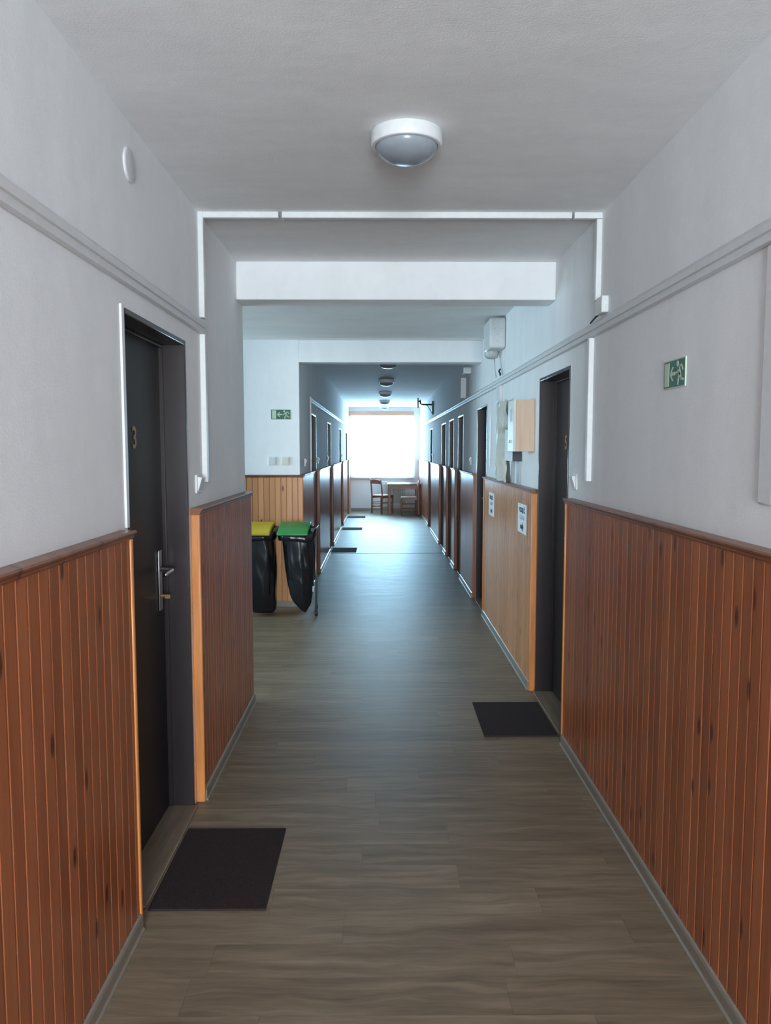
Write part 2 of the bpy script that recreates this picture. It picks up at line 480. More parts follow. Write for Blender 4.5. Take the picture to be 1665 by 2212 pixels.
# ------------------------------------------------------------------ wainscot
TRIM = [4]
def wainscot(axis, P, sgn, s0, s1, label, strip0=False, strip1=False, base_name=None, base_label=None, mat='pine'):
    """panelling on wall plane P (axis 'y': wall x=P running along y; 'x': wall y=P running along x); sgn = direction out of the wall"""
    def pt(s, w): return (P + sgn * w, s) if axis == 'y' else (s, P + sgn * w)
    off = P + sgn * WW          # phase so that grooves agree with the colour of the boards
    a, b = s0 + (0.02 if strip0 else 0), s1 - (0.02 if strip1 else 0)
    prof = [(a, WW)]
    k = math.ceil((a + off + 0.008) / BW)
    while k * BW - off < b - 0.008:
        g = k * BW - off
        prof += [(g - 0.0045, WW), (g - 0.0030, WW - 0.0022), (g - 0.0008, WW - 0.005), (g + 0.0008, WW - 0.005), (g + 0.0030, WW - 0.0022), (g + 0.0045, WW)]
        k += 1
    prof += [(b, WW), (b, 0.0), (a, 0.0)]
    mb = MB()
    zt = CAPZ - 0.026
    pts = [pt(s, w) for s, w in prof]
    mb.prism(pts, (0, 0, 0.0), (1, 0, 0), (0, 1, 0), (0, 0, 1), zt)
    n = TRIM[0]; TRIM[0] += 1
    o = mb.build('trim_%d' % n, mat)
    tag(o, label, 'wainscot panelling', kind='structure')
    cap = MB()
    cw = [(0, 0), (WW + 0.004, 0), (WW + 0.008, 0.004), (WW + 0.008, 0.010), (WW + 0.016, 0.016), (WW + 0.018, 0.021), (WW + 0.014, 0.026), (0, 0.026)]
    if axis == 'y': cap.prism(cw, (P, s0, zt), (sgn, 0, 0), (0, 0, 1), (0, 1, 0), s1 - s0)
    else: cap.prism(cw, (s0, P, zt), (0, sgn, 0), (0, 0, 1), (1, 0, 0), s1 - s0)
    cap.build('cap_rail', 'cap', o)
    for on, q0, q1 in ((strip0, s0, s0 + 0.02), (strip1, s1 - 0.02, s1)):
        if on:
            st = MB()
            if axis == 'y': st.box(P, P + sgn * (WW + 0.006), q0, q1, 0, zt)
            else: st.box(q0, q1, P, P + sgn * (WW + 0.006), 0, zt)
            st.build('edge_strip', 'pine' if s0 > YB else 'edge', o, bevel=0.006, seg=3)
    if base_name:
        bb = MB()
        bp = [(WW, 0), (BO + 0.004, 0), (BO + 0.004, 0.005), (BO - 0.002, 0.011), (BO - 0.002, 0.044), (BO - 0.005, 0.052), (WW, 0.055)]
        t0, t1 = s0 + (0.02 if strip0 else 0), s1 - (0.02 if strip1 else 0)
        if axis == 'y': bb.prism(bp, (P, t0, 0), (sgn, 0, 0), (0, 0, 1), (0, 1, 0), t1 - t0)
        else: bb.prism(bp, (t0, P, 0), (0, sgn, 0), (0, 0, 1), (1, 0, 0), t1 - t0)
        tag(bb.build(base_name, 'base'), base_label, 'skirting board', kind='structure')
    return o
g = 0.03
wainscot('y', XL, 1, Y0, 2.376, 'orange pine panelling on the near left wall before the door with number 3', False, True, 'baseboard_left', 'grey-brown skirting at the foot of the near left panelling')
wainscot('y', XL, 1, 3.25, YA, 'pine panelling between the door with number 3 and the landing corner', True, False, 'baseboard_left_corner', 'short skirting between the door with number 3 and the landing corner')
wainscot('x', YB, -1, -4.2, XLF + WW, 'orange knotty pine panelling behind the two waste bags, landing light painted in', False, True, 'baseboard_landing', 'skirting behind the two waste bags', mat='pale')
wainscot('y', XR, -1, Y0, 3.925, 'orange pine panelling on the near right wall below the green exit sign', False, True, 'baseboard_right', 'grey-brown skirting at the foot of the near right panelling')
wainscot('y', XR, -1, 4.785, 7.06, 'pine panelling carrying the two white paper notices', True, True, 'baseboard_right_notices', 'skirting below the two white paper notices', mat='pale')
def far_runs(P, sgn, doors, y0, y1, side):
    edges = [y0]
    for (a, b, h) in doors: edges += [a - g, b + g]
    edges.append(y1)
    ords = ['first', 'second', 'third', 'fourth', 'fifth', 'sixth']
    for i in range(0, len(edges), 2):
        a, b = edges[i], edges[i + 1]
        if b - a < 0.06: continue
        wainscot('y', P, sgn, a, b, 'glossy %s pine panel run on the far corridor %s wall, counted from the landing' % (ords[i // 2], side), i > 0, i + 2 < len(edges),
                 'baseboard_%s_far_%d' % (side, i // 2 + 1), '%s skirting piece along the far corridor %s wall, counted from the landing' % (ords[i // 2], side))
far_runs(XLF, 1, DLF, YB + 0.002, YE, 'left')
far_runs(XR, -1, DR[2:], 7.87, YE, 'right')
mb = MB(); mb.box(XLF + WW, XR - WW, YE, YE - 0.015, 0, 0.06)
tag(mb.build('baseboard_end', 'base'), 'skirting under the far window', 'skirting board', kind='structure')

# ------------------------------------------------------------------ doors
def door(n, P, sgn, y0, y1, h, label, number=None, num_y=None, num_z=1.57, handle_y=None, full=True, wide=WW):
    """P wall plane, sgn = out of the wall into the corridor"""
    o = thing('door_%d' % n, label, 'door', (P - sgn * 0.06, (y0 + y1) / 2, 0), kind='structure')
    X = lambda w: P + sgn * w
    fr = MB(); ft = 0.02; d0, d1 = -0.125, 0.003
    fr.box(X(d0), X(d1), y0, y0 + ft, 0, h); fr.box(X(d0), X(d1), y1 - ft, y1, 0, h); fr.box(X(d0), X(d1), y0 + ft, y1 - ft, h - ft, h)
    # rebate stop
    fr.box(X(d0), X(-0.085), y0 + ft, y0 + ft + 0.010, 0, h - ft); fr.box(X(d0), X(-0.085), y1 - ft - 0.010, y1 - ft, 0, h - ft)
    fr.box(X(d0), X(-0.085), y0 + ft + 0.010, y1 - ft - 0.010, h - ft - 0.012, h - ft)
    fr.build('frame', 'frame', o, bevel=0.003)
    lf = MB(); lf.box(X(-0.145), X(-0.102), y0 + ft + 0.008, y1 - ft - 0.008, 0.014, h - ft - 0.010)
    leaf = lf.build('leaf', 'leaf', o, bevel=0.002)
    th = MB(); th.box(X(-0.15), X(0.020), y0 + ft, y1 - ft, 0, 0.012)
    th.build('threshold', 'thresh', o, bevel=0.003)
    hy = handle_y if handle_y is not None else y1 - 0.10
    pl = MB(); pl.box(X(-0.102), X(-0.094), hy - 0.020, hy + 0.020, 0.885, 1.135)
    plate = pl.build('handle_plate', 'chrome', leaf, bevel=0.003)
    lv = MB()
    dy = -1 if hy > (y0 + y1) / 2 else 1
    lv.tube([(X(-0.095), hy, 1.055), (X(-0.052), hy, 1.055), (X(-0.046), hy + dy * 0.012, 1.055), (X(-0.044), hy + dy * 0.115, 1.050)], [0.009, 0.009, 0.0095, 0.008], 10)
    lv.build('lever', 'chrome', plate, smooth=True)
    if full:
        ky = MB(); ky.tube([(X(-0.095), hy, 0.945), (X(-0.078), hy, 0.945)], 0.008, 12); ky.box(X(-0.079), X(-0.058), hy - 0.0015, hy + 0.0015, 0.934, 0.950)
        ky.build('key', 'brass', plate)
    if number:
        nb = MB(); add_text(nb, number, 0.112, 'L' if sgn > 0 else 'R', (X(-0.1005), num_y, num_z), 0.002)
        num = nb.build('number', 'brass', leaf)
        num['label'] = 'small bronze number %s' % number
    return o
d1 = door(1, XL, 1, *DL[0], label='dark brown near left door with number 3 and a steel handle', number='3', num_y=2.85, num_z=1.588, handle_y=3.125)
sb = MB(); sb.box(XL, XL + 0.007, 2.422, 2.445, 1.30, DL[0][2] + 0.004)
sb.build('plaster_bead', 'white', d1)['label'] = 'bright white plaster bead along the frame'
door(2, XR, -1, *DR[0], label='dark brown near right door beside the small wooden box', number='5', num_y=4.500, num_z=1.585, handle_y=4.13)
names_l = ['just past the landing', 'behind the middle far doormat row', 'next to the third doormat in the distance', 'closest to the far window']
for i, dd in enumerate(DLF):
    door(3 + i, XLF, 1, *dd, label='dark %s door on the far corridor left wall, counted from the landing' % ['first', 'second', 'third', 'fourth'][i], full=False)
for i, dd in enumerate(DR[1:]):
    door(7 + i, XR, -1, *dd, label=['dark door on the right wall between the notices and the far corridor', 'dark first door past the light switch on the far right wall',
         'dark middle door of the three close together on the far right wall', 'dark last of the three close doors on the far right wall', 'greyish door on the right wall closest to the far window'][i], full=False)

# ------------------------------------------------------------------ cable ducts and trunking
def duct(name, P, sgn, y0, y1, label):  # stepped cable duct fixed along a wall
    mb = MB()
    prof = [(0.0015, 2.066), (0.020, 2.068), (0.022, 2.088), (0.030, 2.090), (0.032, 2.108), (0.018, 2.122), (0.0015, 2.136)]
    mb.prism(prof, (P, y0, 0), (sgn, 0, 0), (0, 0, 1), (0, 1, 0), y1 - y0)
    return tag(mb.build(name, 'duct'), label, 'cable duct')
duct('cable_duct', XL, 1, Y0, 3.49, 'long painted cable duct on the near left wall above the door with number 3')
duct('cable_duct', XR, -1, Y0, 17.4, 'long painted cable duct running along the whole right wall above the doors')
duct('cable_duct', XLF, 1, 8.64, 17.4, 'thin cable duct on the far corridor left wall above its doors')
t = thing('cable_trunking', 'white plastic cable trunking framing the ceiling line and both walls before the beam', 'cable trunking', (0.09, 3.5, CZ))
yt = 3.50
for a, b in ((XL + 0.020, -0.452), (-0.438, 0.854), (0.864, XR)):
    mb = MB(); mb.box(a, b, yt - 0.013, yt + 0.013, CZ - 0.027, CZ); mb.build('ceiling_run', 'white', t, bevel=0.003)
for (P, sg, y, z0, z1) in ((XL, 1, 3.50, 2.137, CZ), (XL, 1, 3.50, 1.400, 2.065), (XR, -1, 3.505, 2.215, CZ - 0.028), (XR, -1, 3.595, 1.398, 2.064)):
    mb = MB(); mb.box(P, P + sg * 0.025, y - 0.016, y + 0.016, z0, z1); mb.build('wall_run', 'white', t, bevel=0.003)
mb = MB(); mb.box(XR, XR - 0.032, 3.365, 3.46, 2.142, 2.214); mb.build('junction_box', 'white', t, bevel=0.004)
mb = MB(); mb.tube([(XR - 0.012, 3.45, 2.150), (XR - 0.024, 3.48, 2.140), (XR - 0.034, 3.53, 2.121)], 0.004, 8); mb.build('cable', 'black', t, smooth=True)
# duct pieces at the right of the far corridor
mb = MB(); mb.box(XR + 0.0005, XR - 0.060, 8.92, 9.00, 2.137, 2.37); tag(mb.build('duct_riser', 'duct', bevel=0.003), 'pale vertical duct on the far right wall just behind the second beam', 'cable duct')
mb = MB(); mb.box(XR + 0.0005, XR - 0.085, 8.42, 8.52, 2.37, 2.44); tag(mb.build('junction_box', 'white', bevel=0.005), 'small white junction box right under the second beam', 'junction box')
mb = MB(); mb.box(XLF - 0.0005, XLF + 0.016, 8.62, 8.64, CAPZ, 2.136); tag(mb.build('duct_riser', 'white', bevel=0.003), 'thin white vertical duct left of the first far left door', 'cable duct')
mb = MB(); mb.box(XR + 0.0005, XR - 0.014, 6.82, 6.85, 1.39, 2.064); tag(mb.build('duct_riser', 'white', bevel=0.003), 'thin white vertical duct on the right wall between far door and cream sheet', 'cable duct')
mb = MB(); mb.box(XR + 0.0005, XR - 0.012, 1.90, 1.975, 1.408, 2.064); tag(mb.build('duct_riser', 'duct', bevel=0.005), 'grey vertical duct at the right edge of the photo, below the long duct', 'cable duct')
mb = MB(); mb.box(XR + 0.0005, XR - 0.028, 6.22, 6.40, 1.93, 2.064); tag(mb.build('junction_box', 'duct', bevel=0.006), 'pale junction box under the long duct above the cream sheet', 'junction box')

# ------------------------------------------------------------------ lamps
def make_lamp(loc, label):
    o = thing('ceiling_lamp', label, 'lamp', loc, group='round ceiling lamps along the corridor')
    x, y, z = loc
    b = MB(); b.lathe((x, y, z), [(0, 0), (0.116, 0), (0.119, -0.004), (0.119, -0.040), (0.116, -0.046), (0.104, -0.047), (0.104, -0.035), (0, -0.035)], 64)
    b.build('rim', 'white', o, smooth=False, bevel=0.002)
    gsh = MB()
    R = 0.1035; prof = [(R, -0.040)]
    for i in range(1, 15):
        a = i / 14 * PI / 2
        prof.append((R * math.cos(a), -0.044 - 0.055 * math.sin(a)))
    gsh.lathe((x, y, z), prof, 64)
    gsh.build('glass_shade', 'glassy', o, smooth=True)
    return o
lamp = make_lamp((0.088, 2.64, CZ), 'round white ceiling lamp nearest the camera with grey glass dome')
lab = ['small dark round ceiling lamp just under the second beam', 'second round lamp along the far corridor ceiling, counted from the landing', 'third round lamp along the far corridor ceiling, counted from the landing',
       'fourth round lamp along the far corridor ceiling, counted from the landing', 'last round ceiling lamp right before the far window']
for y, lb in zip((9.2, 11.75, 14.25, 16.65, 18.75), lab):
    dup(lamp, (0.09, y, CZ if y < 17.9 else CZ - 0.008), label=lb)

# ------------------------------------------------------------------ mats
def mat_(x0, x1, y0, y1, label):
    mb = MB(); mb.box(x0, x1, y0, y1, 0.0, 0.007)
    return tag(mb.build('doormat', 'mat', bevel=0.003), label, 'doormat', 'dark doormats in front of the doors')
mat_(-0.785, -0.386, 2.455, 3.008, 'large dark brown doormat in front of the door with number 3')
mat_(0.560, 0.962, 4.008, 4.562, 'dark doormat in front of the near right door')
mat_(-0.744, -0.366, 11.42, 11.91, 'dark doormat on the left of the far floor, nearest of the three distant mats')
mat_(-0.744, -0.356, 14.58, 15.03, 'dark doormat on the left of the far floor, middle of the three distant mats')
mat_(-0.744, -0.345, 17.15, 17.64, 'dark doormat on the left of the far floor, most distant of the mats')

# ------------------------------------------------------------------ switches, sockets, disc
def switch(side, O, label, mat='white', tilt=0.016, group='light switches beside the doors', name='light_switch', cat='switch'):
    U, V, W = FR[side]; O = Vector(O)
    o = thing(name, label, cat, O, group)
    def bx(u, v, w0, w1):
        mb = MB(); mb.prism([(-u, -v), (u, -v), (u, v), (-u, v)], O + W * w0, U, V, W, w1 - w0); return mb
    bx(0.041, 0.041, 0, 0.010).build('plate', mat, o, bevel=0.004)
    if name == 'light_switch':
        rk = MB(); poly = [(0.009, -0.030), (0.013, -0.030), (0.013 + tilt, 0.028), (0.009, 0.032)]
        rk.prism(poly, O - U * 0.030, W, V, U, 0.060)
        rk.build('rocker', mat, o, bevel=0.002)
    else:
        wl = bx(0.024, 0.024, 0.010, 0.013); wl.build('insert', mat, o, bevel=0.004)
    return o
switch('L', (XL, 3.385, 1.397), 'white light switch on the left wall right of the door with number 3')
switch('R', (XR, 3.865, 1.385), 'white light switch on the right wall below the vertical trunking')
switch('L', (XLF, 7.95, 1.41), 'light switch at the corner where the far left wall begins')
switch('L', (XLF, 9.60, 1.41), 'light switch just past the first far left door')
switch('L', (XLF, 11.36, 1.41), 'light switch just before the second far left door')
switch('L', (XLF, 15.55, 1.41), 'light switch past the third far left door')
switch('R', (XR, 8.33, 1.42), 'light switch between the first two doors of the far right wall')
switch('R', (XR, 14.35, 1.43), 'light switch beside the greyish door nearest the far window')
switch('B', (-1.058, YB, 1.434), 'left white double-gang wall switch above the yellow lid', 'white', 0.010, 'wall switches above the waste bags')
switch('B', (-0.930, YB, 1.434), 'cream wall switch above the green lid', 'cream', 0.010, 'wall switches above the waste bags')
mb = MB(); mb.lathe((XL, 2.548, 2.462), [(0, 0.008), (0.045, 0.008), (0.052, 0.006), (0.055, -0.0005), (0, -0.0005)], 40, (1, 0, 0))
tag(mb.build('junction_cover', 'duct', smooth=True, origin=(XL, 2.548, 2.462)), 'round white junction cover high on the left wall', 'junction cover')

# ------------------------------------------------------------------ exit signs
def exit_sign(side, O, w, h, label):
    U, V, W = FR[side]; O = Vector(O)
    o = thing('exit_sign', label, 'sign', O, 'green emergency exit signs')
    b = MB(); b.prism([(0, 0), (w, 0), (w, h), (0, h)], O, U, V, W, 0.004)
    b.build('backing', 'lum', o)
    b = MB(); m_ = 0.004; b.prism([(m_, m_), (w - m_, m_), (w - m_, h - m_), (m_, h - m_)], O + W * 0.004, U, V, W, 0.0008)
    b.build('panel', 'green', o)
    O2 = O + W * 0.0048
    sx, sy = w / 200.0, h / 100.0
    def pg(mb, pts): mb.prism([(x * sx, y * sy) for x, y in pts], O2, U, V, W, 0.0008)
    d = MB(); pg(d, [(12, 9), (54, 9), (54, 91), (12, 91)]); d.build('door_symbol', 'lum', o)
    a = MB()
    pg(a, [(62, 50), (84, 74), (94, 74), (78, 56), (112, 56), (112, 44), (78, 44), (94, 26), (84, 26)])
    a.build('arrow_symbol', 'lum', o)
    r = MB()
    hd = [(133 + 8.5 * math.cos(i * PI / 8), 82 + 10 * math.sin(i * PI / 8)) for i in range(16)]
    pg(r, hd)
    def limb(p, q, t0, t1):
        dx, dy = q[0] - p[0], q[1] - p[1]; L = math.hypot(dx, dy); nx, ny = -dy / L, dx / L
        pg(r, [(p[0] + nx * t0, p[1] + ny * t0), (p[0] - nx * t0, p[1] - ny * t0), (q[0] - nx * t1, q[1] - ny * t1), (q[0] + nx * t1, q[1] + ny * t1)])
    limb((142, 74), (158, 44), 8, 7)          # trunk
    limb((146, 72), (170, 74), 4, 4); limb((168, 76), (184, 56), 4, 3.5)     # rear arm
    limb((143, 68), (134, 52), 4, 3.5); limb((135, 53), (118, 50), 3.5, 3)   # front arm
    limb((156, 48), (142, 32), 6, 5); limb((143, 34), (138, 8), 5, 4)        # front leg
    limb((156, 46), (168, 28), 6, 5); limb((165, 29), (190, 24), 5, 4)       # rear leg
    r.build('running_figure_symbol', 'lum', o)
    return o
exit_sign('R', (XR, 2.680, 1.754), 0.186, 0.096, 'green running-figure exit sign on the near right wall')
exit_sign('B', (-1.066, YB, 1.836), 0.194, 0.098, 'green running-figure exit sign on the pale wall above the waste bags')

# ------------------------------------------------------------------ paper notices
def notice(yc, zc, line2, arrow, label):
    X = XR - WW - 0.0015
    w, h = 0.31, 0.198
    U, V, W = FR['R']
    o = thing('paper_notice', label, 'notice', (X, yc, zc - h / 2), 'paper notices on the right panelling')
    s = MB(); s.prism([(-w / 2, -h / 2), (w / 2, -h / 2), (w / 2, h / 2), (-w / 2, h / 2)], (X, yc, zc), U, V, W, 0.0012)
    s.build('sheet', 'paper', o)
    t1 = MB(); add_text(t1, 'POKOJE Č.', 0.043, 'R', (X - 0.0016, yc, zc + 0.055), 0.0016)
    t1.build('heading', 'ink', o)
    t2 = MB(); add_text(t2, line2, 0.036, 'R', (X - 0.0016, yc, zc + 0.006), 0.0003)
    t2.build('numbers', 'inkgrey', o)
    a = MB(); k = 1 if arrow == 'right' else -1
    pts = [(-0.055, -0.013), (0.012, -0.013), (0.012, -0.034), (0.055, 0.0), (0.012, 0.034), (0.012, 0.013), (-0.055, 0.013)]
    a.prism([(p[0] * k, p[1]) for p in pts], (X - 0.0013, yc, zc - 0.058), U, V, W, 0.0008)
    a.build('arrow', 'ink', o)
notice(5.12, 1.083, '1, 2, 3, 4, 5', 'right', 'white paper notice nearer the camera, with an arrow pointing right')
notice(6.54, 1.078, '6, 7, 8, 9', 'left', 'white paper notice near the dark far door, farther of the two sheets')

# ------------------------------------------------------------------ right wall landing fittings
# white box with cables, high up
o = thing('heater_box', 'white wall box with rounded corners and cables high on the right wall under the ceiling', 'wall box', (XR - 0.06, 6.28, 2.34))
b = MB(); b.box(XR, XR - 0.128, 6.11, 6.48, 2.345, 2.585); c = b.build('housing', 'greybox', o, bevel=0.02, seg=4)
for (dx, dz) in ((0.045, 2.50), (0.09, 2.50), (0.068, 2.455), (0.068, 2.40)):
    s = MB(); s.tube([(XR - dx, 6.1105, dz), (XR - dx, 6.106, dz)], 0.004, 8); s.build('screw', 'greyduct', c)
b = MB(); b.lathe((XR - 0.075, 6.37, 2.345), [(0.0, -0.055), (0.030, -0.055), (0.052, -0.045), (0.060, -0.025), (0.060, 0.0)], 28); b.build('connector', 'greyduct', o, smooth=True)
for (x, y, z0, z1) in ((XR - 0.05, 6.38, 2.138, 2.295), (XR - 0.035, 6.16, 2.138, 2.35)):
    b = MB(); b.tube([(x, y, z1), (x + 0.006, y, (z0 + z1) / 2), (x + 0.018, y, z0)], 0.0045, 8); b.build('cable', 'greyduct', o, smooth=True)
b = MB(); b.tube([(XR - 0.020, 6.24, 2.195), (XR - 0.033, 6.235, 2.175), (XR - 0.022, 6.23, 2.155), (XR - 0.026, 6.21, 2.143)], 0.007, 8); b.build('plug', 'black', o, smooth=True)
# small wooden box
o = thing('wooden_box', 'pale wooden box with a cream front on the right wall beside the near right door', 'box', (XR - 0.07, 5.035, 1.534))
b = MB(); b.box(XR, XR - 0.118, 4.93, 5.145, 1.534, 1.866); b.build('body', 'beech', o, bevel=0.002)
b = MB(); b.box(XR - 0.118, XR - 0.136, 4.93, 5.145, 1.534, 1.866); f = b.build('door', 'cream', o, bevel=0.002)
b = MB(); b.prism([(0.013 * math.cos(i * PI / 10) * 2.2, 0.042 * math.sin(i * PI / 10)) for i in range(20)], (XR - 0.136, 5.035, 1.77), *FR['R'], 0.0015)
b.build('oval_window', 'greyduct', f)
b = MB(); b.tube([(XR - 0.136, 5.075, 1.60), (XR - 0.142, 5.075, 1.60)], 0.008, 10); b.build('lock', 'steel', f)
# dark device with white cover
o = thing('meter_box', 'dark box with a white cover below the pale wooden box', 'meter box', (XR - 0.035, 5.47, 1.465))
b = MB(); b.box(XR, XR - 0.066, 5.36, 5.64, 1.465, 1.69); b.build('body', 'navy', o, bevel=0.002)
b = MB(); b.box(XR - 0.066, XR - 0.074, 5.35, 5.64, 1.465, 1.69); b.build('cover', 'paper', o, bevel=0.002)
mb = MB(); mb.box(XR, XR - 0.016, 5.37, 5.47, CAPZ, 1.465); tag(mb.build('duct_riser', 'greyduct', bevel=0.003), 'grey duct dropping from the near side of the dark meter box', 'cable duct')
mb = MB(); mb.box(XR, XR - 0.016, 5.64, 5.70, CAPZ, 1.465); tag(mb.build('duct_riser', 'greyduct', bevel=0.003), 'grey duct dropping from the far side of the dark meter box', 'cable duct')
# cream sheet hanging on the wall, wavy and torn on its near edge
ny, nz = 22, 34
vs = []; fs = []
def sheet_edge(z):
    if z > 1.72: return 5.72
    if z > 1.66: return 5.72 + (1.72 - z) * 2.4
    return 5.86 - 0.02 * math.sin(z * 50) - max(0, (1.42 - z)) * 0.9
for k in range(nz + 1):
    z = CAPZ + 0.002 + (1.918 - CAPZ) * k / nz
    e = sheet_edge(z)
    for j in range(ny + 1):
        y = e + (6.33 - e) * j / ny
        wv = 0.034 + (0.020 * math.sin(j * 0.6 + 1.2 * math.sin(z * 7)) + 0.006) * min(1, (ny - j) / 8) + 0.018 * mnoise.noise(Vector((y * 9, z * 9, 0)))
        vs.append((XR - wv, y, z))
for k in range(nz):
    for j in range(ny):
        a = k * (ny + 1) + j
        fs.append((a, a + 1, a + ny + 2, a + ny + 1))
mb = MB(); mb.add(vs, fs)
sh = mb.build('hanging_sheet', 'sheet', smooth=True)
sm = sh.modifiers.new('thick', 'SOLIDIFY'); sm.thickness = 0.004; sm.offset = -1
tag(sh, 'crumpled cream sheet hanging on the right wall above the panelling', 'sheet')

# ------------------------------------------------------------------ waste bags and stand
o = thing('waste_stand', 'waste bag stand with a yellow and a green lid against the panelling', 'bin stand', (-0.96, 7.1, 0))
for x0 in (-0.598, -1.36):
    for y in (7.02, 7.34):
        x = x0 if y < 7.1 else x0 - 0.026 * (1 if x0 > -1 else -1)
        b = MB(); b.tube([(x, y, 0.03), (x, y, 0.80)], 0.009, 12); lg = b.build('leg', 'steel', o, smooth=True)
        b = MB(); b.tube([(x, y, 0.0), (x, y, 0.05)], [0.014, 0.012], 12); b.build('foot', 'black', lg, smooth=True)
def ring(x0, x1):
    b = MB()
    y0, y1 = 6.905, 7.24
    pts = []
    for cx, cy, a0 in ((x1 - .05, y1 - .05, 0), (x0 + .05, y1 - .05, 90), (x0 + .05, y0 + .05, 180), (x1 - .05, y0 + .05, 270)):
        for i in range(6):
            a = math.radians(a0 + 90 * i / 5); px, py = cx + .05 * math.cos(a), cy + .05 * math.sin(a)
            pts.append((px, py, 0.772 + 0.05 * (py - y0) / (y1 - y0)))
    pts.append(pts[0])
    b.tube(pts, 0.012, 8, False)
    return b.build('ring', 'black', o, smooth=True)
ring(-0.95, -0.64); ring(-1.30, -0.99)
b = MB(); b.box(-1.36, -0.598, 7.30, 7.33, 0.78, 0.81); b.box(-0.645, -0.594, 7.00, 7.035, 0.775, 0.825); b.box(-0.612, -0.594, 7.0, 7.34, 0.79, 0.82); b.box(-1.37, -1.352, 7.0, 7.34, 0.79, 0.82); b.box(-1.36, -1.29, 7.00, 7.035, 0.775, 0.825)
b.box(-0.99, -0.95, 6.98, 7.30, 0.79, 0.815)
b.build('frame', 'black', o, bevel=0.004)
def lid(x0, x1, mat):
    b = MB()
    prof = [(6.845, 0.770), (6.840, 0.785), (6.852, 0.800), (7.02, 0.845), (7.20, 0.864), (7.25, 0.862), (7.25, 0.838), (6.87, 0.770)]
    b.prism(prof, (x0, 0, 0), (0, 1, 0), (0, 0, 1), (1, 0, 0), x1 - x0)
    l = b.build('lid', mat, o, bevel=0.008, seg=3)
    return l
lid(-0.935, -0.655, 'lidgreen')['label'] = 'green lid'
lid(-1.285, -1.000, 'yellow')['label'] = 'yellow lid'
def bag(levels, yc, label, seed):
    n = 64; vs = []; fs = []
    rows = []
    # interpolate the levels smoothly
    for i in range(len(levels) - 1):
        for q in range(5):
            tt = q / 5
            rows.append(tuple(a + (b_ - a) * tt for a, b_ in zip(levels[i], levels[i + 1])))
    rows.append(levels[-1])
    for r_i, (z, xl, xr, ry) in enumerate(rows):
        cx, rx = (xl + xr) / 2, (xr - xl) / 2
        for k in range(n):
            a = 2 * PI * k / n
            ca, sa = math.cos(a), math.sin(a)
            e = 0.78
            ux = math.copysign(abs(ca) ** e, ca); uy = math.copysign(abs(sa) ** e, sa)
            wr = mnoise.noise(Vector((math.cos(a) * 2.6 + seed, math.sin(a) * 2.6, z * 2.6))) * 0.040
            wr += (0.5 - abs(mnoise.noise(Vector((math.cos(a) * 5 + seed + z * 2.0, math.sin(a) * 5, z * 5.0 + seed))))) * 0.034 - 0.012
            top = max(0.0, min(1.0, (z - 0.25) / 0.5))
            wr += 0.016 * top * math.sin(11 * a + 2.2 * math.sin(z * 6 + seed) + seed) * (0.5 + mnoise.noise(Vector((ca * 2, sa * 2, seed))))
            wr *= min(1, rx / 0.08)
            f = 1 + wr / max(rx, 0.03) * (0.25 if abs(ca) > 0.93 else 1.0)
            vs.append((cx + rx * ux * f, yc + ry * uy * f + (0.6 * wr if sa < 0 else 0), z))
    m = len(rows)
    for i in range(m - 1):
        for k in range(n):
            k2 = (k + 1) % n
            fs.append((i * n + k, i * n + k2, (i + 1) * n + k2, (i + 1) * n + k))
    fs.append([(m - 1) * n + k for k in range(n)])
    b = MB(); b.add(vs, fs)
    ob = thing('waste_bag', label, 'waste bag', ((levels[0][1] + levels[0][2]) / 2, yc, 0), 'black waste bags under the lids')
    sk = b.build('sack', 'bag', ob, smooth=True)
    s_ = sk.modifiers.new('sub', 'SUBSURF'); s_.levels = 1; s_.render_levels = 1
    # folded collar over the ring
    c = MB()
    z0, xl, xr, ry = levels[0]
    vs = []; fs = []
    for i, (dz, ex) in enumerate(((0.012, 0.000), (0.020, 0.010), (0.012, 0.020), (-0.02, 0.024), (-0.045, 0.020), (-0.05, 0.010))):
        for k in range(n):
            a = 2 * PI * k / n; ca, sa = math.cos(a), math.sin(a)
            ux = math.copysign(abs(ca) ** 0.6, ca); uy = math.copysign(abs(sa) ** 0.6, sa)
            dip = 0.012 * math.sin(3 * a + seed) * (1 if i > 2 else 0.2)
            vs.append(((xl + xr) / 2 + ((xr - xl) / 2 + ex) * ux, yc + (ry + ex) * uy, z0 + dz + dip + 0.05 * (0.5 + 0.5 * uy) - 0.01))
    for i in range(5):
        for k in range(n):
            k2 = (k + 1) % n; fs.append((i * n + k, i * n + k2, (i + 1) * n + k2, (i + 1) * n + k))
    c.add(vs, fs); c.build('collar', 'bag', ob, smooth=True)
    return ob
k_ = 7.0 / 1650
def lv(v, l, r, ry): return (max(0.004, 1.55 - (v - 970) * k_ * 1.005), (l - 821.5) * k_, (r - 821.5) * k_, ry)
gb = bag([lv(1153, 605, 676, 0.165), lv(1166, 607, 676, 0.165), lv(1198, 609.5, 677, 0.155), lv(1224, 613, 678, 0.15), lv(1245, 616, 676, 0.14), lv(1266, 622, 675, 0.13), lv(1287, 628, 673, 0.11),
     lv(1307, 638, 669, 0.08), lv(1318, 645, 662.5, 0.05), lv(1327, 653, 657, 0.015)], 7.05, 'shiny black waste bag under the green lid', 1.3)
b = MB(); b.box(-0.628, -0.618, 6.985, 6.99, 0.235, 0.285); b.build('tag', 'white', gb)['label'] = 'small white tag'
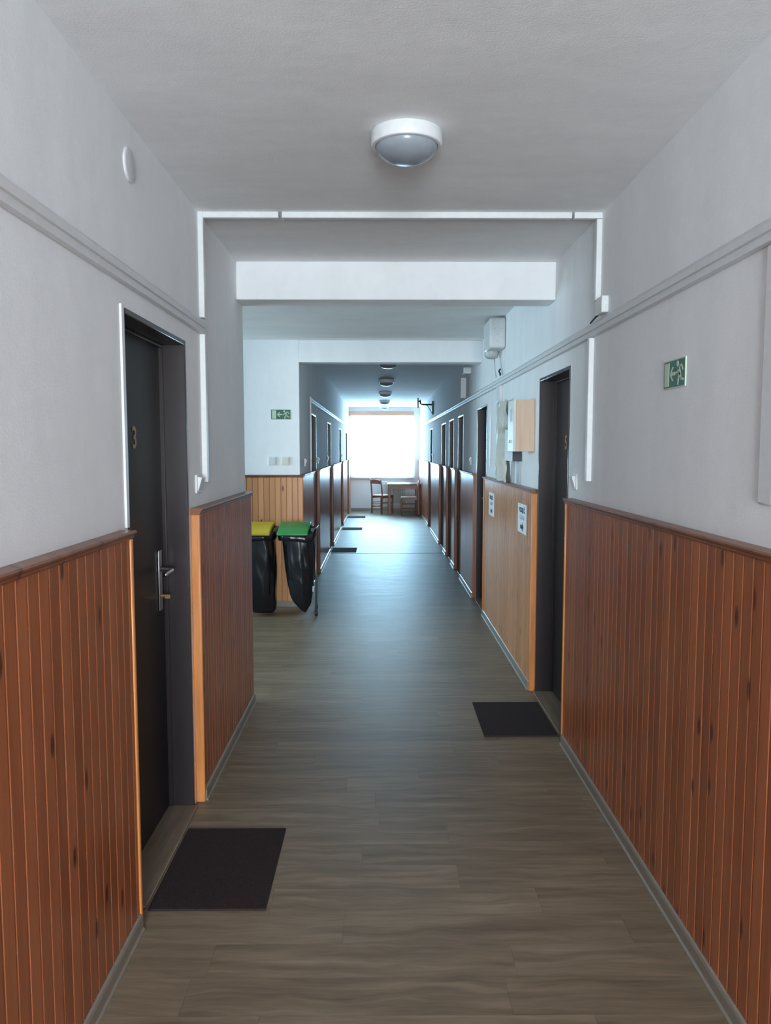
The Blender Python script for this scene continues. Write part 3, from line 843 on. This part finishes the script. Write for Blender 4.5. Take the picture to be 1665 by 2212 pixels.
bag([lv(1153, 511, 590, 0.165), lv(1166, 511, 591, 0.165), lv(1198, 511, 592, 0.16), lv(1245, 513, 594, 0.15), lv(1287, 518, 594, 0.13), lv(1306, 524, 594, 0.11), lv(1320, 532, 592, 0.08), lv(1328, 545, 585, 0.03)], 7.05,
    'shiny black waste bag under the yellow lid, half behind the wall corner', 5.1)

# ------------------------------------------------------------------ TV bracket
o = thing('wall_bracket', 'black empty swivel screen bracket on the far right wall under the ceiling', 'bracket', (XR, 14.2, 2.18))
b = MB(); b.box(XR, XR - 0.03, 14.30, 14.38, 2.19, 2.44); b.build('wall_plate', 'black', o, bevel=0.003)
b = MB(); b.tube([(XR - 0.02, 14.34, 2.375), (0.78, 14.31, 2.375), (0.745, 14.30, 2.39), (0.735, 14.29, 2.46)], 0.014, 10); b.tube([(0.74, 14.29, 2.43), (0.70, 14.26, 2.43)], 0.014, 10)
b.build('arm', 'black', o, smooth=True)
b = MB(); b.tube([(XR - 0.02, 14.34, 2.20), (0.93, 14.33, 2.27), (0.88, 14.33, 2.35), (0.84, 14.32, 2.372)], 0.006, 8); b.build('brace', 'black', o, smooth=True)
b = MB(); b.box(0.685, 0.705, 14.16, 14.34, 2.31, 2.49); b.build('screen_plate', 'black', o, bevel=0.003)

# ------------------------------------------------------------------ far end : pelmet, curtain, radiator, table, chairs
mb = MB(); mb.box(-0.777, 0.842, YE - 0.11, YE, 2.385, 2.492)
tag(mb.build('curtain_pelmet', 'pelmet', bevel=0.004), 'reddish wooden curtain pelmet above the far window', 'pelmet')
nx, nzz = 220, 24; vs = []; fs = []
for k in range(nzz + 1):
    for i in range(nx + 1):
        u = i / nx; x = -0.79 + 1.65 * u
        zb = 0.835 + 0.018 * abs(math.sin(u * PI * 12))
        z = zb + (2.384 - zb) * k / nzz
        vs.append((x, YE - 0.055 + 0.016 * math.sin(u * 95 + 0.8 * math.sin(u * 17)) * (1 - 0.4 * k / nzz), z))
for k in range(nzz):
    for i in range(nx):
        a = k * (nx + 1) + i; fs.append((a, a + 1, a + nx + 2, a + nx + 1))
mb = MB(); mb.add(vs, fs)
tag(mb.build('sheer_curtain', 'curtain', smooth=True), 'white sheer curtain with a scalloped hem over the far window', 'curtain')
o = thing('radiator', 'pale ribbed radiator under the far window behind the table', 'radiator', (0.32, YE - 0.09, 0.1))
for i in range(11):
    x = 0.07 + i * 0.054
    b = MB(); b.tube([(x, YE - 0.14, 0.17), (x, YE - 0.14, 0.71)], 0.014, 8); b.tube([(x, YE - 0.07, 0.17), (x, YE - 0.07, 0.71)], 0.014, 8)
    b.box(x - 0.024, x + 0.024, YE - 0.155, YE - 0.055, 0.69, 0.73); b.box(x - 0.024, x + 0.024, YE - 0.155, YE - 0.055, 0.15, 0.19)
    b.build('section', 'rad', o, bevel=0.004)
for z in (0.25, 0.60):
    b = MB(); b.box(0.08, 0.60, YE - 0.055, YE, z, z + 0.04); b.build('wall_mount', 'rad', o)
o = thing('table', 'dark red-brown wooden table standing under the far window', 'table', (0.56, 18.55, 0))
b = MB(); b.box(0.165, 0.945, 18.02, 19.10, 0.705, 0.732); b.build('table_top', 'tabletop', o, bevel=0.004)
b = MB(); b.box(0.215, 0.895, 18.06, 18.085, 0.60, 0.705); b.box(0.215, 0.895, 19.03, 19.055, 0.60, 0.705); b.box(0.195, 0.22, 18.08, 19.04, 0.60, 0.705); b.box(0.89, 0.915, 18.08, 19.04, 0.60, 0.705)
b.build('apron', 'table', o, bevel=0.003)
for x in (0.215, 0.895):
    for y in (18.075, 19.045):
        b = MB(); b.box(x - 0.028, x + 0.028, y - 0.028, y + 0.028, 0, 0.705); b.build('leg', 'table', o, bevel=0.004)
def make_chair(label):
    o = thing('wooden_chair', label, 'chair', (0, 0, 0), 'wooden chairs at the far table')
    # faces +y ; origin at the centre of the base
    b = MB(); b.prism([(-0.175, -0.17), (0.175, -0.17), (0.205, 0.19), (-0.205, 0.19)], (0, 0, 0.415), (1, 0, 0), (0, 1, 0), (0, 0, 1), 0.032); b.build('seat', 'seat', o, bevel=0.012, seg=3)
    for sx in (-1, 1):
        b = MB(); b.tube([(sx * 0.185, 0.175, 0), (sx * 0.185, 0.175, 0.44)], [0.016, 0.020], 10); b.build('leg', 'chair', o, smooth=True)
        b = MB(); b.tube([(sx * 0.165, -0.19, 0), (sx * 0.165, -0.18, 0.43), (sx * 0.165, -0.20, 0.65), (sx * 0.165, -0.235, 0.835)], [0.017, 0.019, 0.018, 0.015], 10); b.build('back_post', 'chair', o, smooth=True)
        for z in (0.16, 0.27):
            b = MB(); b.tube([(sx * 0.18, 0.17, z), (sx * 0.166, -0.185, z)], 0.009, 8); b.build('stretcher', 'chair', o, smooth=True)
        b = MB(); b.box(sx * 0.172 - 0.010, sx * 0.172 + 0.010, -0.18, 0.17, 0.375, 0.42); b.build('side_rail', 'chair', o, bevel=0.002)
    for z in (0.18, 0.25):
        b = MB(); b.tube([(-0.165, -0.187, z), (0.165, -0.187, z)], 0.009, 8); b.build('stretcher', 'chair', o, smooth=True)
    b = MB(); b.tube([(-0.185, 0.175, 0.225), (0.185, 0.175, 0.225)], 0.011, 8); b.build('stretcher', 'chair', o, smooth=True)
    b = MB(); b.box(-0.185, 0.185, 0.165, 0.185, 0.375, 0.42); b.build('front_rail', 'chair', o, bevel=0.002)
    vs = []; fs = []; N = 12
    for i in range(N + 1):
        u = -1 + 2 * i / N; x = 0.165 * u; y = -0.225 - 0.022 * (1 - u * u)
        zt = 0.800 + 0.022 * (1 - u * u); zb = 0.715 + 0.006 * (1 - u * u)
        for (yy, zz) in ((y, zb + .0), (y - 0.016, zb), (y - 0.022, zt), (y - 0.006, zt)): vs.append((x, yy + 0.012, zz))
    for i in range(N):
        for q in range(4):
            a, c = i * 4 + q, i * 4 + (q + 1) % 4
            fs.append((a, c, c + 4, a + 4))
    fs += [(0, 1, 2, 3), tuple(N * 4 + q for q in (3, 2, 1, 0))]
    b = MB(); b.add(vs, fs); b.build('top_rail', 'chair', o, bevel=0.003)
    return o
ch = make_chair('wooden chair left of the far table, its curved backrest turned to the camera')
ch.location = (0.04, 18.46, 0); ch.rotation_euler = (0, 0, math.radians(-42))
dup(ch, (0.665, 17.80, 0), math.radians(90), 'wooden chair in front of the table with its back against the right wall')

# ------------------------------------------------------------------ light
def area(name, loc, rot, sx, sy, power, col):
    L = bpy.data.lights.new(name, 'AREA'); L.shape = 'RECTANGLE'; L.size = sx; L.size_y = sy
    L.energy = power; L.color = col
    o = bpy.data.objects.new(name, L); COL.objects.link(o); o.location = loc; o.rotation_euler = rot
    return o
area('sky_far_window', (0.05, YE + 0.55, 1.62), (-PI / 2, 0, 0), 1.6, 1.7, 590, (0.44, 0.76, 1.0))
area('sky_rear_window', (0.09, Y0 - 0.45, 1.5), (PI / 2, 0, 0), 1.7, 1.9, 590, (0.90, 0.96, 1.0))
area('sky_stair_window', (-4.75, 6.07, 1.65), (0, -PI / 2, 0), 1.6, 2.2, 145, (0.60, 0.87, 1.0))
W = bpy.data.worlds.new('sky'); S.world = W; W.use_nodes = True
bg = W.node_tree.nodes['Background']; bg.inputs[0].default_value = (0.80, 0.90, 1.0, 1); bg.inputs[1].default_value = 3.0

# ------------------------------------------------------------------ camera
cd = bpy.data.cameras.new('camera'); cam = bpy.data.objects.new('camera', cd); COL.objects.link(cam)
cam.location = (0, 0, 1.55)
cam.rotation_euler = (math.radians(90 - 4.712), 0, math.radians(-0.381))
cd.sensor_fit = 'HORIZONTAL'; cd.sensor_width = 36.0; cd.lens = 36.0 * 1650 / 1665
cd.clip_start = 0.02; cd.clip_end = 100
S.camera = cam
S.view_settings.view_transform = 'Standard'; S.view_settings.look = 'None'
S.view_settings.exposure = 0.0; S.view_settings.gamma = 1.0; S.view_settings.use_curve_mapping = False
S.cycles.use_denoising = True
S.cycles.max_bounces = 12; S.cycles.diffuse_bounces = 8; S.cycles.glossy_bounces = 5; S.cycles.transparent_max_bounces = 12
S.cycles.sample_clamp_indirect = 8.0
